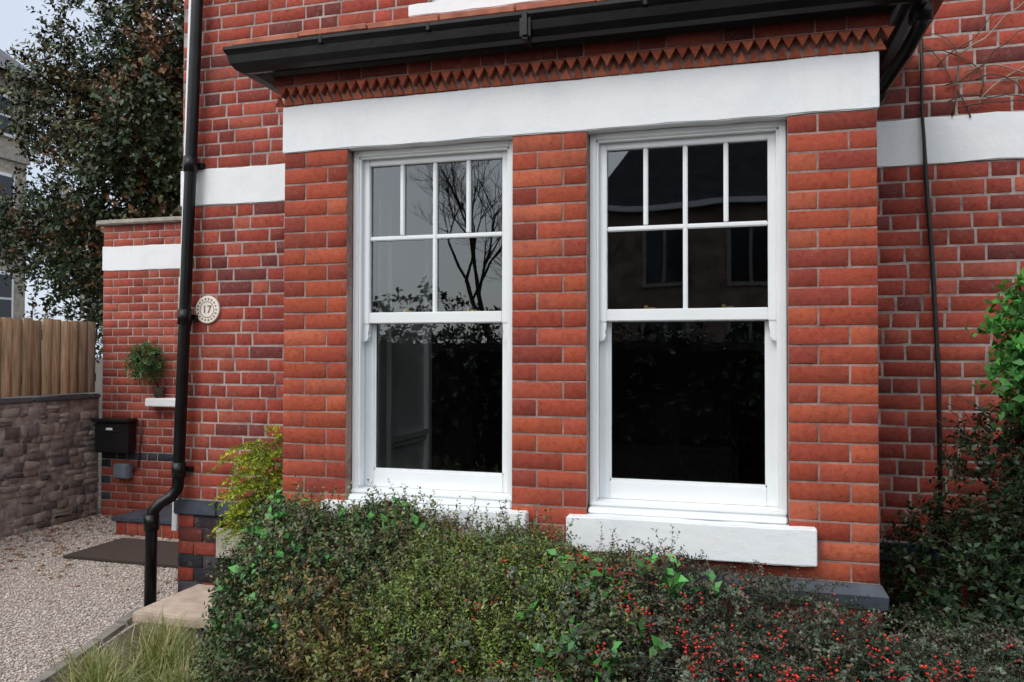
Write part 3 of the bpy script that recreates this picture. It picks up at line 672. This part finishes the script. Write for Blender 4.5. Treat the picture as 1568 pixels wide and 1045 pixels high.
parts=[]; gold=[(.36,.42,.03),(.46,.48,.04),(.27,.36,.03),(.17,.25,.03)]
for k in range(110):
    a=random.uniform(0,6.28); z0=random.uniform(.55,1.02); p=np.array([-2.31,.34,z0]); d=np.array([math.cos(a)*.9-.55,math.sin(a)*.6-.3,random.uniform(.0,.8)]); d/=np.linalg.norm(d); Lf=random.uniform(.16,.30)
    t=np.linspace(.1,1,14)[:,None]; B=p+d*Lf*t+np.array([0,0,-1])*.55*Lf*t*t
    sd=np.cross(d,[0,0,1]); sg=np.where(np.arange(14)%2==0,1,-1)[:,None]
    D=d*.8+sd*sg*.7+np.array([0,0,-.35]); parts.append(sprigs(B,D,(1.1-t[:,0])*.07+.025,9,.015,.008,pick(gold,14)*(.6+.5*t),.15,.5))
V,F,C=join(parts); con=empty('golden_conifer'); np_obj('conifer_foliage',V,F,M['leaf'],con,C)
tube('conifer_trunk',[(-2.25,.38,0),(-2.27,.38,.6),(-2.31,.34,1.0)],[.015,.012,.004],M['bark'],con,6)
parts=[blob_sprigs((-5.12,EY-.12,1.42),(.12,.1,.15),200,.06,.12,9,.035,.013,[(.05,.12,.03),(.08,.16,.04),(.035,.08,.02)],up=.5,shell=.2)]
V,F,C=join(parts); sp=empty('potted_plant'); np_obj('plant_foliage',V,F,M['leaf'],sp,C)
tube('pot',[(-5.03,EY-.06,1.106),(-5.03,EY-.06,1.19),(-5.03,EY-.06,1.20)],[.035,.048,.052],M['bark'],sp,14)
tube('plant_stem',[(-5.03,EY-.06,1.2),(-5.1,EY-.1,1.35)],[.008,.005],M['twig'],sp,6)
def blades(cent,n,h,spread,pal,w=.003):
    B=np.array(cent)+rng.normal(0,spread,(n,3))*np.array([1,1,0]); a=rng.uniform(0,6.28,n); ln=rng.uniform(.5,1.2,n)*h; out=np.stack([np.cos(a),np.sin(a),0*a],1); lean=rng.uniform(.2,.95,(n,1))
    sd=np.stack([-np.sin(a),np.cos(a),0*a],1)*w; pts=[]
    for t in (0,.4,.75,1.0):
        pts.append(B+out*lean*ln[:,None]*t**1.6+np.array([0,0,1])*ln[:,None]*(t-.45*lean*t*t))
    V=[]
    for i,t in enumerate((1,.9,.6,.1)): V+=[pts[i]-sd*t,pts[i]+sd*t]
    V=np.stack(V,1).reshape(-1,3); f=np.array([(0,1,3,2),(2,3,5,4),(4,5,7,6)]); F=(np.arange(n)[:,None,None]*8+f[None]).reshape(-1,4)
    return V,F,np.repeat(pick(pal,n),8,0)
gpal=[(.22,.26,.08),(.32,.31,.13),(.14,.20,.05),(.42,.36,.2),(.26,.26,.1)]
gl=[]
for (x,y,n,h) in [(-2.68,.0,420,.24),(-2.50,-.22,420,.26),(-2.75,-.35,320,.22),(-2.35,.05,300,.2),(-2.52,-.55,420,.25),(-2.25,-.45,350,.24),(-2.30,-.8,350,.25),(-2.15,-.2,250,.22),(-2.05,-.75,300,.2)]:
    gl.append(blades((x,y,.01),n,h,.05,gpal))
V,F,C=join(gl); np_obj('ornamental_grass',V,F,M['leaf'],None,C)

# trees
def branches(root,d,length,r,depth,out,tips,spread=.55,nb=3,shrink=.72,seg=4,taper=.38,rk=.78):
    p=Vector(root); d=Vector(d).normalized(); pts=[p.copy()]; rs=[r]
    for i in range(seg):
        d=(d+Vector((random.gauss(0,.09),random.gauss(0,.09),random.gauss(0,.05)+.03))).normalized(); p=p+d*length/seg; pts.append(p.copy()); rs.append(r*(1-taper*(i+1)/seg))
    out.append((pts,rs))
    if depth==0: tips.append(p); return
    for k in range(nb):
        q=pts[-1] if k<2 else pts[random.randint(2,seg)]
        nd=(d+Vector((random.gauss(0,spread),random.gauss(0,spread),random.gauss(.05,spread*.6)))).normalized()
        branches(q,nd,length*shrink*random.uniform(.8,1.1),rs[-1]*rk,depth-1,out,tips,spread,nb,shrink,seg,taper,rk)
def tube_tree(name,segs,mat,parent,sides=5):
    V=[];F=[]
    for pts,rs in segs:
        b=len(V); u=Vector((1,0,0))
        for i,p in enumerate(pts):
            t=(pts[min(i+1,len(pts)-1)]-pts[max(i-1,0)]).normalized(); u=(u-t*u.dot(t)); u=u.normalized() if u.length>1e-4 else t.orthogonal().normalized(); w=t.cross(u)
            for k in range(sides):
                a=2*math.pi*k/sides; V.append(p+(u*math.cos(a)+w*math.sin(a))*rs[i])
        for i in range(len(pts)-1):
            for k in range(sides): F.append((b+i*sides+k,b+i*sides+(k+1)%sides,b+(i+1)*sides+(k+1)%sides,b+(i+1)*sides+k))
    return py_obj(name,V,F,mat,parent,True)
tree=empty('leafy_tree')
segs=[];tips=[]; branches((-7.9,5.9,0),(0,0,1),1.7,.16,4,segs,tips,.55,3,.74); tube_tree('trunk_and_limbs',segs,M['bark'],tree)
n=800; P=nrm(rng.normal(size=(n,3))); r=rng.random((n,1))**.42; cl=np.array([-7.5,5.8,4.45])+P*r*np.array([1.65,1.5,2.8])
cl[:,0]+=.25*np.sin(cl[:,2]*2.3); keep=(np.sin(cl[:,0]*3.1)+np.sin(cl[:,2]*2.7+1)+np.sin(cl[:,1]*3))>-1.5; cl=cl[keep]
low=np.array([-9.3,5.6,3.25])+rng.normal(size=(45,3))*np.array([.4,.4,.2]); cl=np.concatenate([cl,low])
low=np.array([-7.5,5.2,2.6])+rng.normal(size=(110,3))*np.array([.75,.4,.5]); cl=np.concatenate([cl,low])
m=16; B=np.repeat(cl,m,0)+rng.normal(0,.13,(len(cl)*m,3)); ctr=np.array([-7.75,5.8,4.3]); D=nrm(B-ctr)+rng.normal(0,.6,B.shape)
hue=rng.random(len(cl)); g=np.where((hue<.62)[:,None],np.array([.034,.056,.022]),np.where((hue<.84)[:,None],np.array([.075,.068,.022]),np.array([.14,.07,.028])))
g=np.repeat(g,m,0)*rng.uniform(.6,1.35,(len(B),1))
V,F,C=sprigs(B,D,rng.uniform(.1,.28,len(B)),7,.075,.042,g,.1)
np_obj('tree_foliage',V,F,M['leafd'],tree,C)

# neighbour house (we see the wall that faces the drive)
nh=empty('neighbour_house')
boxes('walls',[(-27,-17.2,3,12.6,0,8.4)],M['ybrick'],nh,.01)
py_obj('roof',[(-27.4,2.6,8.3),(-16.8,2.6,8.3),(-16.8,13.0,8.3),(-27.4,13.0,8.3),(-22,2.6,11.8),(-22,13.0,11.8)],[(0,4,5,3),(1,2,5,4),(0,1,4),(2,3,5)],M['roofslate'],nh)
wf=[];wg=[]
for (z0,z1) in ((2.2,3.5),(4.6,5.9),(6.8,7.8)):
    for y0 in (10.9,8.2,5.4):
        wf+=[(-17.2,-17.12,y0,y0+1.3,z0,z1)]; zm=(z0+z1)/2
        for (ya,yb) in ((y0+.08,y0+.61),(y0+.69,y0+1.22)):
            for (za,zb) in ((z0+.08,zm-.03),(zm+.03,z1-.08)): wg.append((-17.119,-17.10,ya,yb,za,zb))
boxes('window_frames',wf,M['gpaint'],nh,.01); boxes('window_panes',wg,M['darkglass'],nh,0)
boxes('string_course',[(-17.25,-17.13,3,12.65,4.0,4.2),(-17.25,-17.13,3,12.65,6.25,6.45)],M['stone'],nh,.01)

# opposite side of the street (seen in the window reflections)
oh=empty('opposite_house')
boxes('walls',[(-4.2,9,-28,-20,0,5.6),(-3.7,1.6,-20,-19.2,0,5.9)],M['dbrick'],oh,.01)
py_obj('roof',[(-4.5,-19.6,5.5),(9.3,-19.6,5.5),(9.3,-28.3,5.5),(-4.5,-28.3,5.5),(-2.8,-24,9.6),(9.3,-24,9.6)],[(0,1,5,4),(2,3,4,5),(1,2,5),(3,0,4)],M['roofslate'],oh)
py_obj('gable_roof',[(-4.2,-19.0,5.7),(2.0,-19.0,5.7),(-1.0,-19.0,9.6),(-4.2,-24,5.7),(2.0,-24,5.7),(-1.0,-24,9.6)],[(0,1,2),(0,2,5,3),(1,4,5,2)],M['roofslate'],oh)
boxes('bargeboards',[(-3.6,1.5,-19.05,-18.9,5.6,5.75)],M['mpaint'],oh,.01)
wf=[];wg=[]
for (x0,z0,yy) in ((-2.6,3.4,-19.2),(-.3,3.4,-19.2),(3.2,3.4,-20),(-2.6,.9,-19.2),(-.3,.9,-19.2),(6,3.4,-20)):
    wf.append((x0,x0+1.3,yy,yy+.08,z0,z0+1.8)); wg+= [(x0+.12,x0+.6,yy+.081,yy+.1,z0+.12,z0+1.68),(x0+.7,x0+1.18,yy+.081,yy+.1,z0+.12,z0+1.68)]
boxes('window_frames',wf,M['stone'],oh,0); boxes('window_panes',wg,M['darkglass'],oh,0)
bt=empty('bare_tree'); segs=[];tips=[]; random.seed(5); branches((-4.6,-12.2,0),(0.0,0,1),1.9,.12,7,segs,tips,.45,3,.74,3,.26,.76); tube_tree('trunk_and_branches',segs,M['bark'],bt,3)
parts=[]
for cx in np.arange(-26,-3,1.1):
    parts.append(blob_sprigs((cx,-15.5+random.uniform(-.5,.5),1.4),(1.0,.8,1.5+random.uniform(-.3,.4)),150,.2,.5,7,.14,.09,[(.05,.07,.035),(.07,.085,.04)],shell=.7))
V,F,C=join(parts); rh=empty('roadside_trees'); np_obj('roadside_foliage',V,F,M['leafd'],rh,C)
parts=[]  # unseen hedge added behind the camera to darken the lower panes' reflections
for cx in np.arange(-7.2,5.2,.45):
    parts.append(blob_sprigs((cx,-5.75,.9),(.4,.28,.93),150,.08,.2,8,.07,.04,[(.03,.05,.022),(.045,.06,.028)],shell=.75))
V,F,C=join(parts); gh=empty('added_hedge'); np_obj('added_hedge_foliage',V,F,M['leafd'],gh,C)
boxes('added_hedge_core',[(-7.3,5.2,-5.9,-5.6,0,1.65)],M['core'],gh,.1)

# ================================================================= light
w=bpy.data.worlds.new('World'); scn.world=w; w.use_nodes=True; nt=w.node_tree; nt.nodes.clear()
out=nt.nodes.new('ShaderNodeOutputWorld'); bg=nt.nodes.new('ShaderNodeBackground'); sky=nt.nodes.new('ShaderNodeTexSky')
sky.sky_type='NISHITA'; sky.sun_disc=False; EL,AZ=46,205
sky.sun_elevation=math.radians(EL); sky.sun_rotation=math.radians(AZ); sky.air_density=1.0; sky.dust_density=2.0
az=math.radians(AZ); el=math.radians(EL)
tosun=Vector((math.sin(az)*math.cos(el),math.cos(az)*math.cos(el),math.sin(el)))
tc=nt.nodes.new('ShaderNodeTexCoord'); n1=nt.nodes.new('ShaderNodeTexNoise'); n1.inputs['Scale'].default_value=2.2; n1.inputs['Detail'].default_value=5; nt.links.new(tc.outputs['Generated'],n1.inputs['Vector'])
dt=nt.nodes.new('ShaderNodeVectorMath'); dt.operation='DOT_PRODUCT'; nt.links.new(tc.outputs['Generated'],dt.inputs[0]); dt.inputs[1].default_value=tosun
glow=ramp(nt,dt.outputs['Value'],[(0,(5.0,5.5,6.4)),(.35,(6.4,6.9,7.6)),(.75,(11.5,12.0,12.5)),(1,(17,17.3,17.3))])
f=ramp(nt,n1.outputs[0],[(.3,(.6,.6,.6)),(.6,(.95,.95,.95))])
c=mix(nt,f,sky.outputs[0],glow); nt.links.new(c,bg.inputs[0]); bg.inputs[1].default_value=.15; nt.links.new(bg.outputs[0],out.inputs[0])
sd=bpy.data.lights.new('sun','SUN'); sd.energy=.95; sd.angle=math.radians(20); sd.color=(1,.97,.93); so=bpy.data.objects.new('sun',sd); scn.collection.objects.link(so)
so.rotation_euler=tosun.to_track_quat('Z','Y').to_euler()

# ================================================================= camera
cd=bpy.data.cameras.new('camera'); cam=bpy.data.objects.new('camera',cd); scn.collection.objects.link(cam); scn.camera=cam
cd.lens=28.0; cd.sensor_width=36; cd.clip_start=.05; cd.clip_end=800
R=Matrix.Rotation(math.radians(15.84),4,'Z')@Matrix.Rotation(math.radians(91.0),4,'X')@Matrix.Rotation(math.radians(.12),4,'Z')
cam.matrix_world=Matrix.Translation((0,-3.27,1.5))@R
